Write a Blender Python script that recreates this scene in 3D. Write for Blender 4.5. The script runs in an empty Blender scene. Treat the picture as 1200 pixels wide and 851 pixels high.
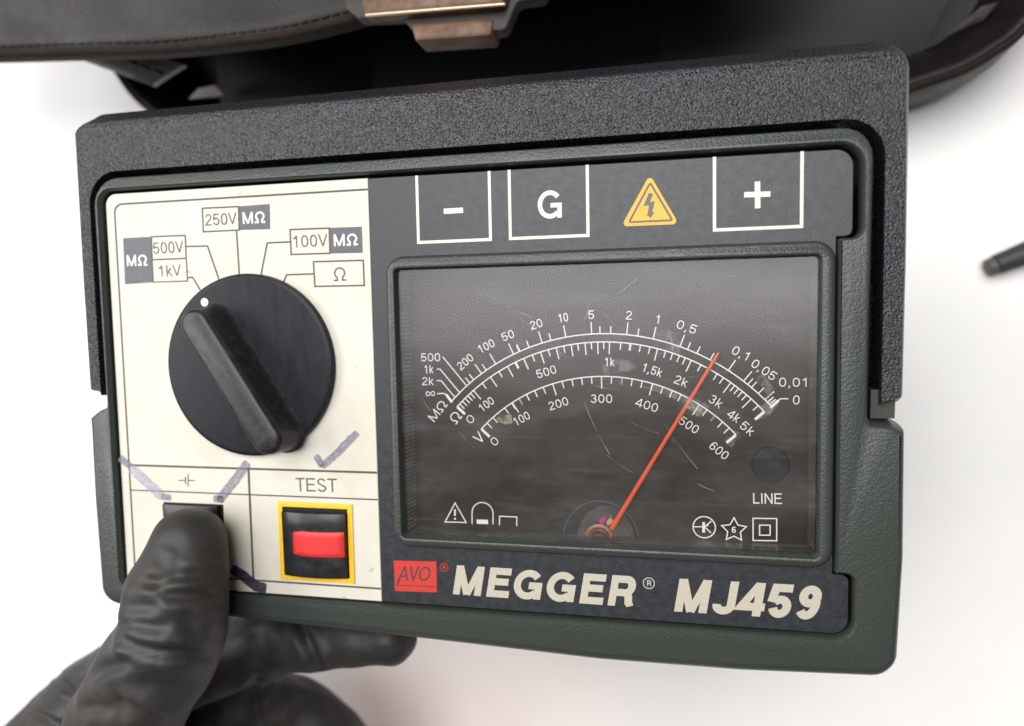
import bpy, bmesh, math, random
import numpy as np
from mathutils import Vector, Matrix
from mathutils.geometry import tessellate_polygon
random.seed(4); rng = np.random.default_rng(4)
S = bpy.context.scene; COL = S.collection
D2R = math.radians
# ------------------------------------------------------------------ camera, light, exposure
# design space: millimetres on the tester's front face (x right, y up the face, z out of it); the bench top is 130 mm below the face
FPX = 850.0
W_ = (-0.07169294760797283, 0.21742377160537482, -0.011887744224359134)
CAM = Vector((136.1035, -28.8117, 158.1020))
HZ = 130.0
_a = Vector(W_); RC = Matrix.Rotation(_a.length, 3, _a.normalized())
def P(u, v, z=0.0):
    """a place read off the photograph (1200 x 851), taken on the plane at height z"""
    d = RC @ Vector((u-600, -(v-425.5), -FPX)); s = (z-CAM.z)/d.z
    return Vector((CAM.x+s*d.x, CAM.y+s*d.y, z))
cd = bpy.data.cameras.new('camera'); cam = bpy.data.objects.new('camera', cd); COL.objects.link(cam)
cam.matrix_world = Matrix.Translation((CAM + Vector((0, 0, HZ)))*.001) @ RC.to_4x4()
cd.sensor_width = 36; cd.lens = FPX/1200*36; cd.clip_start = .01; cd.clip_end = 50
cd.dof.use_dof = True; cd.dof.focus_distance = .160; cd.dof.aperture_fstop = 9.5
S.camera = cam
wd = bpy.data.worlds.new('World'); S.world = wd; wd.use_nodes = True
wd.node_tree.nodes['Background'].inputs[0].default_value = (1.0, .93, .88, 1)
wd.node_tree.nodes['Background'].inputs[1].default_value = .11
def area(name, loc, target, sx, sy, power, color=(1, 1, 1)):
    l = bpy.data.lights.new(name, 'AREA'); l.shape = 'RECTANGLE'; l.size = sx; l.size_y = sy; l.energy = power; l.color = color
    o = bpy.data.objects.new(name, l); COL.objects.link(o); o.location = loc
    o.rotation_euler = (Vector(target)-Vector(loc)).to_track_quat('-Z', 'Y').to_euler(); return o
area('ceiling_panel_lamp', (.06, .36, 1.15), (.08, .03, .1), .95, .95, 19.8, (1, .995, .985))
area('bench_lamp', (-.74, .12, .80), (.02, .0, .05), .8, .5, 9.0, (1, .99, .98))
sl = bpy.data.lights.new('added_red_tint_spot', 'SPOT'); sl.energy = 1.0; sl.color = (1, .30, .20); sl.spot_size = D2R(30); sl.spot_blend = 1; sl.shadow_soft_size = .03  # made-up red spot, added to tint the bench shadow below the hand
so_ = bpy.data.objects.new('added_red_tint_spot', sl); COL.objects.link(so_); so_.location = (.19, -.42, .22); so_.rotation_euler = (Vector((.048, -.195, 0))-so_.location).to_track_quat('-Z', 'Y').to_euler()
S.view_settings.view_transform = 'Standard'; S.view_settings.look = 'None'
S.cycles.light_sampling_threshold = 0.0
S.view_settings.exposure = 0.0; S.view_settings.gamma = 1.0
# ------------------------------------------------------------------ helpers
def V3(x, y, z=0): return Vector((x*.001, y*.001, (z+HZ)*.001))
def tag(o, label=None, cat=None, group=None, kind=None):
    if label: o['label'] = label
    if cat: o['category'] = cat
    if group: o['group'] = group
    if kind: o['kind'] = kind
    return o
def empty(name, loc):
    o = bpy.data.objects.new(name, None); COL.objects.link(o); o.location = V3(*loc); o.empty_display_size = .02; return o
def put(o, parent):
    if parent is not None:
        o.parent = parent
        b = parent
        off = Vector((0, 0, 0))
        while b is not None: off += b.location; b = b.parent
        o.location = -off
    return o
def mesh_obj(name, verts, faces, mat, parent=None, smooth=False, label=None):
    """verts in design millimetres"""
    me = bpy.data.meshes.new(name)
    me.from_pydata([tuple(V3(*v)) for v in verts], [], faces); me.update()
    if smooth == True: me.polygons.foreach_set('use_smooth', [True]*len(me.polygons))
    elif smooth:
        me.polygons.foreach_set('use_smooth', [True]*len(me.polygons)); me.set_sharp_from_angle(angle=D2R(smooth))
    me.materials.append(mat)
    o = bpy.data.objects.new(name, me); COL.objects.link(o)
    put(o, parent)
    if label: o['label'] = label
    return o
class MB:
    def __init__(s): s.v = []; s.f = []
    def add(s, v, f): b = len(s.v); s.v += [tuple(p) for p in v]; s.f += [tuple(i+b for i in q) for q in f]
    def poly(s, pts, z): s.add([(p[0], p[1], z) for p in pts], [tuple(range(len(pts)))])
    def build(s, name, mat, parent=None, smooth=False, label=None): return mesh_obj(name, s.v, s.f, mat, parent, smooth, label)
def fillet(pts, rad, n=6):
    """rounded polygon, counter-clockwise; rad one number or one per corner"""
    out = []; N = len(pts)
    for i in range(N):
        a, b, c = Vector(pts[i-1][:2]), Vector(pts[i][:2]), Vector(pts[(i+1) % N][:2])
        r = rad[i] if isinstance(rad, (list, tuple)) else rad
        u, w = (a-b), (c-b); lu, lw = u.length, w.length; u.normalize(); w.normalize()
        ang = math.acos(max(-1, min(1, u.dot(w))))
        if r <= 0 or ang > 3.1: out.append((b.x, b.y)); continue
        t = min(r/math.tan(ang/2), .49*lu, .49*lw); r2 = t*math.tan(ang/2)
        bis = (u+w).normalized(); ctr = b+bis*(r2/math.sin(ang/2))
        p0 = b+u*t; p1 = b+w*t
        a0 = math.atan2(p0.y-ctr.y, p0.x-ctr.x); a1 = math.atan2(p1.y-ctr.y, p1.x-ctr.x)
        d = (a1-a0+math.pi) % (2*math.pi)-math.pi
        for k in range(n+1):
            aa = a0+d*k/n; out.append((ctr.x+r2*math.cos(aa), ctr.y+r2*math.sin(aa)))
    return out
def offset(loop, d, fn=None):
    """move a ccw loop inwards by d (negative: outwards), optional per-point multiplier"""
    N = len(loop); out = []
    for i in range(N):
        a, b, c = Vector(loop[i-1]), Vector(loop[i]), Vector(loop[(i+1) % N])
        e1 = (b-a); e2 = (c-b)
        if e1.length < 1e-6: e1 = e2
        if e2.length < 1e-6: e2 = e1
        e1.normalize(); e2.normalize()
        n1 = Vector((-e1.y, e1.x)); n2 = Vector((-e2.y, e2.x)); m = n1+n2
        if m.length < 1e-6: m = n1
        m.normalize(); k = 1/max(.35, m.dot(n1))
        q = b+m*(d*k*(fn(b) if fn else 1)); out.append((q.x, q.y))
    return out
def solid(name, outer, holes, prof, hprof, mat, parent=None, fn=None, close=True, smooth=35, label=None):
    """outer loop + holes raised to a bevelled solid. prof/hprof: (inset, z) rings from the bottom up"""
    mb = MB(); tops = []
    for li, (lp, pr) in enumerate([(outer, prof)]+[(h, hprof) for h in holes]):
        sgn = 1 if li == 0 else -1
        rings = [offset(lp, sgn*d, fn if li == 0 else None) for d, z in pr]
        n = len(lp); v = [(x, y, z) for r, (d, z) in zip(rings, pr) for x, y in r]; f = []
        for k in range(len(pr)-1):
            for i in range(n):
                j = (i+1) % n; q = (k*n+i, k*n+j, (k+1)*n+j, (k+1)*n+i)
                f.append(q if li == 0 else q[::-1])
        base = len(mb.v); mb.add(v, f); tops.append((base+(len(pr)-1)*n, rings[-1], n))
        if li == 0 and close: mb.f.append(tuple(base+i for i in range(n))[::-1])
    polys = [[Vector((x, y, 0)) for x, y in r] for b, r, n in tops]; idx = [b+i for b, r, n in tops for i in range(n)]
    for t in tessellate_polygon(polys):
        a, b, c = [mb.v[idx[i]] for i in t]
        area2 = (b[0]-a[0])*(c[1]-a[1])-(b[1]-a[1])*(c[0]-a[0])
        q = tuple(idx[i] for i in t); mb.f.append(q if area2 > 0 else q[::-1])
    return mb.build(name, mat, parent, smooth, label)
def rect(x0, y0, x1, y1): return [(x0, y0), (x1, y0), (x1, y1), (x0, y1)]
def ribbon(mb, pts, w, z, closed=False):
    n = len(pts); pts = [Vector((p[0], p[1])) for p in pts]; L = []; R = []
    for i in range(n):
        b = pts[i]; a = pts[i-1] if (i or closed) else None; c = pts[(i+1) % n] if (i < n-1 or closed) else None
        e1 = (b-a).normalized() if a is not None else None; e2 = (c-b).normalized() if c is not None else None
        if e1 is None: e1 = e2
        if e2 is None: e2 = e1
        n1 = Vector((-e1.y, e1.x)); n2 = Vector((-e2.y, e2.x)); m = (n1+n2)
        m = m.normalized() if m.length > 1e-6 else n1
        k = w/2/max(.45, m.dot(n1)); L.append(b+m*k); R.append(b-m*k)
    f = [(i, i+1, n+i+1, n+i)[::-1] for i in range(n-1)]
    if closed: f.append((n-1, 0, n, 2*n-1)[::-1])
    mb.add([(p.x, p.y, z) for p in L+R], f)
def disc(mb, c, r, z, n=28, ry=None):
    mb.poly([(c[0]+r*math.cos(2*math.pi*i/n), c[1]+(ry or r)*math.sin(2*math.pi*i/n)) for i in range(n)], z)
# ------------------------------------------------------------------ lettering: a plain grotesque drawn as strokes (cap height 1)
def arc(cx, cy, rx, ry, a0, a1, n=16, e=2.0):
    o = []
    for i in range(n+1):
        t = D2R(a0+(a1-a0)*i/n); c, s = math.cos(t), math.sin(t)
        o.append((cx+rx*math.copysign(abs(c)**(2/e), c), cy+ry*math.copysign(abs(s)**(2/e), s)))
    return o
def glyph(ch, w):
    h = w/2
    if ch == '0': return .77, [(arc(.385, .5, .31-h, .5-h, 0, 360-15, 23, 2.3), True)]
    if ch == 'O': return 1.02, [(arc(.51, .5, .47-h, .5-h, 0, 360-15, 23, 2.1), True)]
    if ch == '1': return .77, [([(.44, 0), (.44, 1)], 0), ([(.15, .75), (.30, .78), (.40, .94)], 0)]
    if ch == '2': return .77, [(arc(.385, .71, .29-h, .29-h, 172, -38, 14)+[(.36, .36), (.18, .20), (.11, h)], 0), ([(.08, h), (.69, h)], 0)]
    if ch == '3':
        return .77, [(arc(.375, (1.52-h)/2, .265-h, (.48-h)/2, 168, -90, 14), 0), (arc(.375, (.52+h)/2, .305-h, (.52-h)/2, 90, -168, 16), 0)]
    if ch == '4': return .77, [([(.53, 0), (.53, 1)], 0), ([(.50, .985), (.07, .28), (.73, .28)], 0)]
    if ch == '5': return .77, [([(.65, 1-h), (.19, 1-h), (.12, .46)], 0), (arc(.37, .33, .31-h, .33-h, 148, -168, 18), 0)]
    if ch == '6': return .77, [(arc(.39, .32, .30-h, .32-h, 0, 345, 23), True), (arc(.43, .50, .34-h, .5-h, 188, 42, 12), 0)]
    if ch == '9':
        a, p = glyph('6', w); return a, [([(.77-x, 1-y) for x, y in q], c) for q, c in p]
    if ch == 'k': return .66, [([(.10+h, 0), (.10+h, 1)], 0), ([(.56, .74), (.14, .28)], 0), ([(.27, .44), (.60, 0)], 0)]
    if ch == 'K': return .8, [([(.10+h, 0), (.10+h, 1)], 0), ([(.76, 1), (.14, .36)], 0), ([(.32, .56), (.80, 0)], 0)]
    if ch == 'V': return .84, [([(.03+h*.7, 1), (.42, h*.5)], 0), ([(.81-h*.7, 1), (.42, h*.5)], 0)]
    if ch == 'M': return 1.12, [([(.09+h, 0), (.09+h, 1)], 0), ([(1.03-h, 0), (1.03-h, 1)], 0), ([(.09+h*1.1, 1), (.56, .01)], 0), ([(1.03-h*1.1, 1), (.56, .01)], 0)]
    if ch == 'N': return .95, [([(.09+h, 0), (.09+h, 1)], 0), ([(.86-h, 0), (.86-h, 1)], 0), ([(.09+h, .99), (.86-h, .01)], 0)]
    if ch == 'Ω': return 1.06, [([(.06, h), (.34, h)]+arc(.53, .58, .43-h, .42-h, 236, -56, 20)+[(.72, h), (1.0, h)], 0)]
    if ch == 'T': return .84, [([(.03, 1-h), (.81, 1-h)], 0), ([(.42, 0), (.42, 1-2*h)], 0)]
    if ch == 'E': return .88, [([(.09+h, 0), (.09+h, 1)], 0), ([(.09, 1-h), (.80, 1-h)], 0), ([(.09, .53), (.75, .53)], 0), ([(.09, h), (.82, h)], 0)]
    if ch == 'L': return .76, [([(.09+h, 0), (.09+h, 1)], 0), ([(.09, h), (.72, h)], 0)]
    if ch == 'I': return .36, [([(.18, 0), (.18, 1)], 0)]
    if ch == 'S': return .9, [(arc(.44, .745, .33-h, .255-h, 18, 258, 14)+arc(.46, .262, .36-h, .262-h, 78, -162, 16), 0)]
    if ch == 'G': return 1.06, [(arc(.52, .5, .47-h, .5-h, 38, 318, 22), 0), ([(.97-h, 0.02), (.97-h, .47), (.54, .47)], 0)]
    if ch == 'R': return .98, [([(.09+h, 0), (.09+h, 1)], 0), ([(.09, 1-h), (.52, 1-h)]+arc(.58, (1.45-h)/2, .28-h, (.55-h)/2, 90, -90, 12)+[(.09, .45)], 0), ([(.60, .45), (.80-h, .33), (.83-h, .12), (.90-h, 0)], 0)]
    if ch == 'J': return .78, [([(.68-h, 1), (.68-h, .30)]+arc(.36, .28, .32-h, .28-h, 0, -188, 14), 0)]
    if ch == 'A': return .86, [([(.03, 0), (.43, 1)], 0), ([(.83, 0), (.43, 1)], 0), ([(.17, .31), (.69, .31)], 0)]
    if ch == ',': return .40, [([(.20, .13), (.20, 0), (.13, -.17)], 0)]
    if ch == '∞': return 1.5, [([(.75+.6*math.cos(t)/(1+.55*math.sin(t)**2), .40+.72*math.sin(t)*math.cos(t)/(1+.55*math.sin(t)**2)) for t in [2*math.pi*(i+.5)/36 for i in range(36)]], True)]
    return .4, []
_k = [0]
def text(s, A, B, cap, z, mat, parent, wt=.13, shear=0, name='printed_text', label=None, mb=None, gap=0, up=1):
    """lettering whose baseline runs from A to B (x, y in mm); cap = letter height"""
    own = mb is None; mb = mb or MB()
    gl = [glyph(c, wt) for c in s]; tot = 0
    xs = [x for g in gl[:1] for p, c in g[1] for x, y in p]; lead = (min(xs)-wt/2) if xs else 0
    for g in gl: tot += g[0]+gap
    xe = [x for p, c in gl[-1][1] for x, y in p]; trail = gl[-1][0]+gap-(max(xe)+wt/2) if xe else 0
    A = Vector(A[:2]); B = Vector(B[:2]); L = (B-A).length; e = (B-A).normalized(); nrm = Vector((-e.y, e.x))
    kx = L/(tot-lead-trail); x0 = -lead; q = 0
    for g in gl:
        for p, closed in g[1]:
            t_ = MB(); ribbon(t_, [((x+x0)*kx, y*cap) for x, y in p], wt*cap, z+(q % 5)*.006, bool(closed)); q += 1
            out = []
            for x, y, zz in t_.v:
                if ',' not in s: y = min(max(y, -.012*cap), 1.012*cap)
                pt = A+e*(x+shear*y)+nrm*y; out.append((pt.x, pt.y, zz))
            mb.add(out, t_.f)
        x0 += g[0]+gap
    if own: return mb.build(name, mat, parent, label=label)
# ------------------------------------------------------------------ materials
def nt(m): return m.node_tree.nodes, m.node_tree.links
def mat(name, col, rough=.5, spec=.5, var=None, vscale=200, bump=None, bscale=1000, bdist=.0002, bdetail=2, rvar=0, metallic=0, coat=0, sub=0, stretch=None, dome=0, speck=0):
    m = bpy.data.materials.new(name); m.use_nodes = True; N, L = nt(m); b = N['Principled BSDF']
    b.inputs['Base Color'].default_value = (*col, 1); b.inputs['Roughness'].default_value = rough
    b.inputs['Specular IOR Level'].default_value = spec; b.inputs['Metallic'].default_value = metallic; b.inputs['Coat Weight'].default_value = coat
    tc = N.new('ShaderNodeTexCoord'); src = tc.outputs['Object']
    if stretch:
        mp = N.new('ShaderNodeMapping'); mp.inputs['Scale'].default_value = stretch; L.new(src, mp.inputs['Vector']); vs = mp.outputs[0]
    else: vs = src
    if var or rvar:
        n = N.new('ShaderNodeTexNoise'); n.inputs['Scale'].default_value = vscale; n.inputs['Detail'].default_value = 5; n.inputs['Roughness'].default_value = .65
        L.new(vs, n.inputs['Vector'])
        r = N.new('ShaderNodeMapRange'); r.inputs[1].default_value = .38; r.inputs[2].default_value = .68; L.new(n.outputs['Fac'], r.inputs[0])
        if var:
            mx = N.new('ShaderNodeMix'); mx.data_type = 'RGBA'; mx.inputs[6].default_value = (*col, 1); mx.inputs[7].default_value = (*var, 1)
            L.new(r.outputs[0], mx.inputs[0]); L.new(mx.outputs[2], b.inputs['Base Color'])
        if rvar:
            rr = N.new('ShaderNodeMapRange'); rr.inputs[3].default_value = rough-rvar; rr.inputs[4].default_value = rough+rvar
            L.new(r.outputs[0], rr.inputs[0]); L.new(rr.outputs[0], b.inputs['Roughness'])
    if bump:
        n2 = N.new('ShaderNodeTexNoise'); n2.inputs['Scale'].default_value = bscale; n2.inputs['Detail'].default_value = bdetail; L.new(src, n2.inputs['Vector'])
        hgt = n2.outputs['Fac']
        if dome:
            vo = N.new('ShaderNodeTexVoronoi'); vo.feature = 'SMOOTH_F1'; vo.inputs['Scale'].default_value = dome; vo.inputs['Smoothness'].default_value = .35; L.new(src, vo.inputs['Vector'])
            ma = N.new('ShaderNodeMath'); ma.operation = 'MULTIPLY_ADD'; ma.inputs[1].default_value = -1.1; L.new(vo.outputs['Distance'], ma.inputs[0]); L.new(hgt, ma.inputs[2]); hgt = ma.outputs[0]
        bp = N.new('ShaderNodeBump'); bp.inputs['Strength'].default_value = bump; bp.inputs['Distance'].default_value = bdist
        L.new(hgt, bp.inputs['Height']); L.new(bp.outputs[0], b.inputs['Normal'])
    if speck:
        n3 = N.new('ShaderNodeTexNoise'); n3.inputs['Scale'].default_value = speck; n3.inputs['Detail'].default_value = 3; L.new(src, n3.inputs['Vector'])
        r3 = N.new('ShaderNodeMapRange'); r3.inputs[1].default_value = .70; r3.inputs[2].default_value = .78; r3.inputs[4].default_value = .45; L.new(n3.outputs['Fac'], r3.inputs[0])
        m3 = N.new('ShaderNodeMix'); m3.data_type = 'RGBA'; m3.inputs[7].default_value = (col[0]*.35, col[1]*.3, col[2]*.25, 1)
        old = b.inputs['Base Color'].links[0].from_socket if b.inputs['Base Color'].links else None
        if old: L.new(old, m3.inputs[6])
        else: m3.inputs[6].default_value = (*col, 1)
        L.new(r3.outputs[0], m3.inputs[0]); L.new(m3.outputs[2], b.inputs['Base Color'])
    return m
M = {}
M['bench'] = mat('white_bench', (.88, .87, .86), .28, .5, var=(.84, .83, .82), vscale=9, bump=.05, bscale=300)
M['shell'] = mat('grey_green_plastic', (.034, .041, .035), .38, .5, var=(.028, .034, .029), vscale=60, bump=.32, bscale=3000, bdist=.00014, rvar=.06, dome=2100)
M['handle'] = mat('black_pebbled_plastic', (.006, .006, .009), .29, .66, var=(.014, .014, .019), vscale=1500, bump=1.0, bscale=4000, bdist=.00018, rvar=.05, dome=2600)  # paler flecks in the colour stand in for glints on the pebbling
M['cream'] = mat('cream_label', (.575, .55, .48), .42, .4, var=(.52, .49, .415), vscale=70, bump=.12, bscale=2500, bdist=.0001, speck=420)
M['slate'] = mat('slate_label', (.015, .017, .021), .42, .45, var=(.021, .024, .028), vscale=500, bump=.3, bscale=2200, bdist=.00012, rvar=.05)
M['slate_ink'] = mat('slate_ink', (.075, .080, .090), .45, .4, var=(.095, .10, .11), vscale=900)
M['line_ink'] = mat('brown_grey_ink', (.066, .058, .044), .5, .3, var=(.10, .09, .07), vscale=1600)
M['text_ink'] = mat('dark_grey_ink', (.085, .080, .064), .5, .3, var=(.13, .12, .10), vscale=1800)
M['white_ink'] = mat('off_white_ink', (.64, .62, .54), .45, .4, var=(.54, .52, .45), vscale=1500)
M['pale_ink'] = mat('pale_ink_on_slate', (.68, .67, .63), .45, .4)
M['brand_ink'] = mat('sand_ink', (.43, .395, .325), .5, .3, var=(.385, .35, .285), vscale=1300)
M['yellow'] = mat('yellow_ink', (.80, .46, .012), .45, .4, var=(.72, .40, .015), vscale=900)
M['sign'] = mat('amber_ink', (.74, .38, .03), .45, .4, var=(.64, .32, .03), vscale=900)
M['red_ink'] = mat('red_ink', (.50, .032, .022), .45, .4, var=(.42, .03, .022), vscale=1200)
M['knob'] = mat('worn_black_plastic', (.008, .008, .012), .36, .17, var=(.013, .013, .018), vscale=420, bump=.08, bscale=700, rvar=.06, stretch=(1, .25, 1))
M['grip'] = mat('rubbed_black_plastic', (.014, .013, .015), .38, .35, var=(.027, .025, .027), vscale=500, bump=.12, bscale=900, rvar=.07)
M['black'] = mat('black_plastic', (.012, .012, .014), .33, .5, var=(.020, .020, .022), vscale=300, rvar=.07)
M['red'] = mat('red_button_plastic', (.58, .020, .020), .5, .5, bump=.25, bscale=2500, bdist=.00012)
M['dial'] = mat('dial_plate', (.022, .0165, .0125), .6, .15, var=(.028, .021, .016), vscale=60)
M['dial_ink'] = mat('dial_white', (.78, .78, .77), .55, .3)
M['needle'] = mat('orange_red_needle', (.72, .075, .009), .4, .5)
M['brass'] = mat('coil_copper', (.22, .10, .05), .4, .5, metallic=.5, var=(.14, .07, .04), vscale=800)
M['gold'] = mat('gold_spring', (.80, .60, .32), .3, .5, metallic=.9)
M['jewel'] = mat('magenta_jewel', (.45, .03, .22), .2, .5)
M['hole'] = mat('unlit_recess', (.004, .003, .003), .5, .3)
M['lens_wall'] = mat('clouded_plastic_edge', (.22, .20, .155), .32, .5, var=(.13, .115, .09), vscale=500, bump=.4, bscale=1400, bdist=.0003)
M['leather'] = mat('black_leather', (.0055, .0045, .0042), .42, .25, var=(.009, .0075, .007), vscale=60, bump=.35, bscale=900, bdist=.0003, rvar=.08)
M['lining'] = mat('case_lining', (.009, .008, .008), .5, .3, var=(.012, .0105, .0105), vscale=40, bump=.2, bscale=900)
M['edge'] = mat('raw_leather_edge', (.014, .009, .0075), .7, .15, var=(.022, .015, .012), vscale=300, bump=.4, bscale=900)
M['thread'] = mat('black_thread', (.006, .005, .005), .6, .3)
M['clasp'] = mat('copper_brown_clasp', (.125, .064, .036), .5, .4, var=(.075, .036, .021), vscale=260, metallic=.15, rvar=.1, bump=.15, bscale=1200)
M['probe'] = mat('grey_probe_plastic', (.035, .038, .037), .5, .4)
M['probe_tip'] = mat('dull_metal_tip', (.09, .08, .07), .5, .4)
# nitrile glove: dusty black
def glove_mat():
    m = mat('black_nitrile', (.023, .022, .021), .60, .42, var=(.038, .034, .029), vscale=45, bump=.55, bscale=190, bdist=.0005, bdetail=5, rvar=.08)
    for n in m.node_tree.nodes:
        if n.type == 'TEX_NOISE' and abs(n.inputs['Scale'].default_value-190) < 1: n.noise_type = 'RIDGED_MULTIFRACTAL'; n.inputs['Distortion'].default_value = .6
    return m
M['glove'] = glove_mat()
def marker_mat(name, col, dens):
    m = bpy.data.materials.new(name); m.use_nodes = True; N, L = nt(m); b = N['Principled BSDF']; out = N['Material Output']
    b.inputs['Base Color'].default_value = (*col, 1); b.inputs['Roughness'].default_value = .5
    tc = N.new('ShaderNodeTexCoord'); n = N.new('ShaderNodeTexNoise'); n.inputs['Scale'].default_value = 1900; n.inputs['Detail'].default_value = 6
    L.new(tc.outputs['Object'], n.inputs['Vector'])
    r = N.new('ShaderNodeMapRange'); r.inputs[1].default_value = .40; r.inputs[2].default_value = .60; r.inputs[3].default_value = dens-.24; r.inputs[4].default_value = dens+.14
    L.new(n.outputs['Fac'], r.inputs[0])
    t = N.new('ShaderNodeBsdfTransparent'); mx = N.new('ShaderNodeMixShader')
    L.new(r.outputs[0], mx.inputs[0]); L.new(t.outputs[0], mx.inputs[1]); L.new(b.outputs[0], mx.inputs[2]); L.new(mx.outputs[0], out.inputs['Surface'])
    return m
M['marker'] = marker_mat('felt_marker', (.19, .185, .26), .62)
M['marker_dark'] = marker_mat('felt_marker_heavy', (.030, .025, .055), .92)
M['marker_faint'] = marker_mat('felt_marker_rubbed', (.36, .34, .50), .45)
def smear_mat(name, col, top):
    m = marker_mat(name, col, .5); N, L = nt(m)
    for n in N:
        if n.type == 'TEX_NOISE': n.inputs['Scale'].default_value = 420; n.inputs['Detail'].default_value = 7; n.inputs['Roughness'].default_value = .7
        if n.type == 'MAP_RANGE': n.inputs[1].default_value = .42; n.inputs[2].default_value = .75; n.inputs[3].default_value = 0; n.inputs[4].default_value = top
    return m
M['smudge'] = smear_mat('chalky_smear', (.62, .62, .60), .26)
M['smudge_tan'] = smear_mat('tan_dirt', (.50, .44, .33), .75)
def glass_mat():
    m = bpy.data.materials.new('scuffed_clear_window'); m.use_nodes = True; N, L = nt(m); N.remove(N['Principled BSDF']); out = N['Material Output']
    tc = N.new('ShaderNodeTexCoord')
    def noise(scale, st=None, det=5, rot=0):
        s = tc.outputs['Object']
        if st:
            mp = N.new('ShaderNodeMapping'); mp.inputs['Scale'].default_value = st; mp.inputs['Rotation'].default_value = (0, 0, rot); L.new(s, mp.inputs['Vector']); s = mp.outputs[0]
        n = N.new('ShaderNodeTexNoise'); n.inputs['Scale'].default_value = scale; n.inputs['Detail'].default_value = det; n.inputs['Roughness'].default_value = .6; L.new(s, n.inputs['Vector']); return n.outputs['Fac']
    def rng_(s, a, b, c, d):
        r = N.new('ShaderNodeMapRange'); r.inputs[1].default_value = a; r.inputs[2].default_value = b; r.inputs[3].default_value = c; r.inputs[4].default_value = d; L.new(s, r.inputs[0]); return r.outputs[0]
    def add(a, b):
        q = N.new('ShaderNodeMath'); q.operation = 'ADD'; L.new(a, q.inputs[0]); L.new(b, q.inputs[1]); return q.outputs[0]
    haze = add(rng_(noise(48, (.7, 1.3, 1), 4), .44, .70, .001, .045), rng_(noise(110, (.5, 1.8, 1), 4, .1), .54, .72, 0, .032))
    scr1 = rng_(noise(160, (.12, 3.5, 1), 3, .06), .64, .76, 0, .015)
    scr2 = rng_(noise(150, (.10, 4, 1), 3, .8), .66, .76, 0, .05)
    dust = add(add(haze, scr1), scr2)
    tr = N.new('ShaderNodeBsdfTransparent'); tr.inputs[0].default_value = (.97, .97, .965, 1)
    df = N.new('ShaderNodeBsdfDiffuse'); df.inputs[0].default_value = (.62, .62, .64, 1)
    gl = N.new('ShaderNodeBsdfGlossy'); gl.inputs['Roughness'].default_value = .23; gl.inputs[0].default_value = (1, 1, 1, 1)
    fr = N.new('ShaderNodeFresnel'); fr.inputs[0].default_value = 1.5
    m1 = N.new('ShaderNodeMixShader'); L.new(dust, m1.inputs[0]); L.new(tr.outputs[0], m1.inputs[1]); L.new(df.outputs[0], m1.inputs[2])
    m2 = N.new('ShaderNodeMixShader'); L.new(fr.outputs[0], m2.inputs[0]); L.new(m1.outputs[0], m2.inputs[1]); L.new(gl.outputs[0], m2.inputs[2])
    L.new(m2.outputs[0], out.inputs['Surface']); return m
M['glass'] = glass_mat()
# ------------------------------------------------------------------ the bench
v = [(-1500, -1200, -HZ), (1800, -1200, -HZ), (1800, 1500, -HZ), (-1500, 1500, -HZ)]
tag(mesh_obj('bench_top', v, [(0, 1, 2, 3)], M['bench']), kind='structure')
# ------------------------------------------------------------------ the tester
T = empty('insulation_tester', (84, -50, -58))
tag(T, 'grey green handheld insulation tester with cream switch panel and black dial window', 'meter')
# body: an open shell round the recess
outer = [(-5.3, 6.9), (-5.3, -50.5), (-7.8, -51.2), (-10.9, -53.0), (-11.1, -75), (-10.6, -104.4), (20, -105.3), (68, -106.7), (120, -108.5), (150, -108.3), (182.0, -106.9), (182.6, -80), (182.4, -53.6), (179.6, -52.2), (175.4, -51.8), (175.4, 6.9)]
orad = [7.5, .8, .5, 1.2, 0, 6, 0, 0, 0, 0, 6, 0, 1.5, .5, .5, 6.5]
ol = fillet(outer, orad)
recess = fillet([(-3.3, 3.3), (-3.3, -97.7), (172.4, -97.7), (172.4, -84.0), (168.75, -84.0), (168.75, -15.3), (173.0, -15.3), (173.0, 3.2)], [3.4, 2.5, 4, 3, .3, .3, 4, 4.5])
def edge_scale(b): return .75 if b.y > -49 else min(1.6, .75+(-49-b.y)*.25)+1.5*min(1, max(0, (-98-b.y)/7))
prof = [(2.5, -58), (.6, -54), (0, -20), (0, -7), (.15, -4.2), (.45, -2.0), (.8, -.3), (1.25, .9), (1.75, 1.4), (2.1, 1.5)]
prof = [(d*(.62 if True else 1), z) for d, z in prof]
solid('case_body', ol, [recess], prof, [(0, -3), (0, .6), (.25, 1.2), (.55, 1.5)], M['shell'], T, fn=edge_scale, close=False)
solid('rear_cover', fillet(rect(-9.0, -105.0, 179.5, 5.2), 6), [], [(2.5, -62), (1, -60.5), (0, -57.9)], [], M['shell'], T)
# pivot lug the handle turns on, seen in the right notch
mb = MB()
for sx in (1,):
    x0, x1 = 175.6, 180.2
    vv = [(x0, -51.9, z) for z in (-14, -1.5)]+[(x1, -51.9, z) for z in (-14, -1.5)]+[(x0, -46, z) for z in (-14, -1.2)]+[(x1, -46, z) for z in (-14, -1.2)]
    mb.add(vv, [(0, 1, 3, 2), (4, 6, 7, 5), (1, 5, 7, 3), (0, 2, 6, 4), (0, 4, 5, 1), (2, 3, 7, 6)])
mb.build('pivot_lug', mat('lug_plastic', (.032, .032, .028), .55, .5), T)
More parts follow.
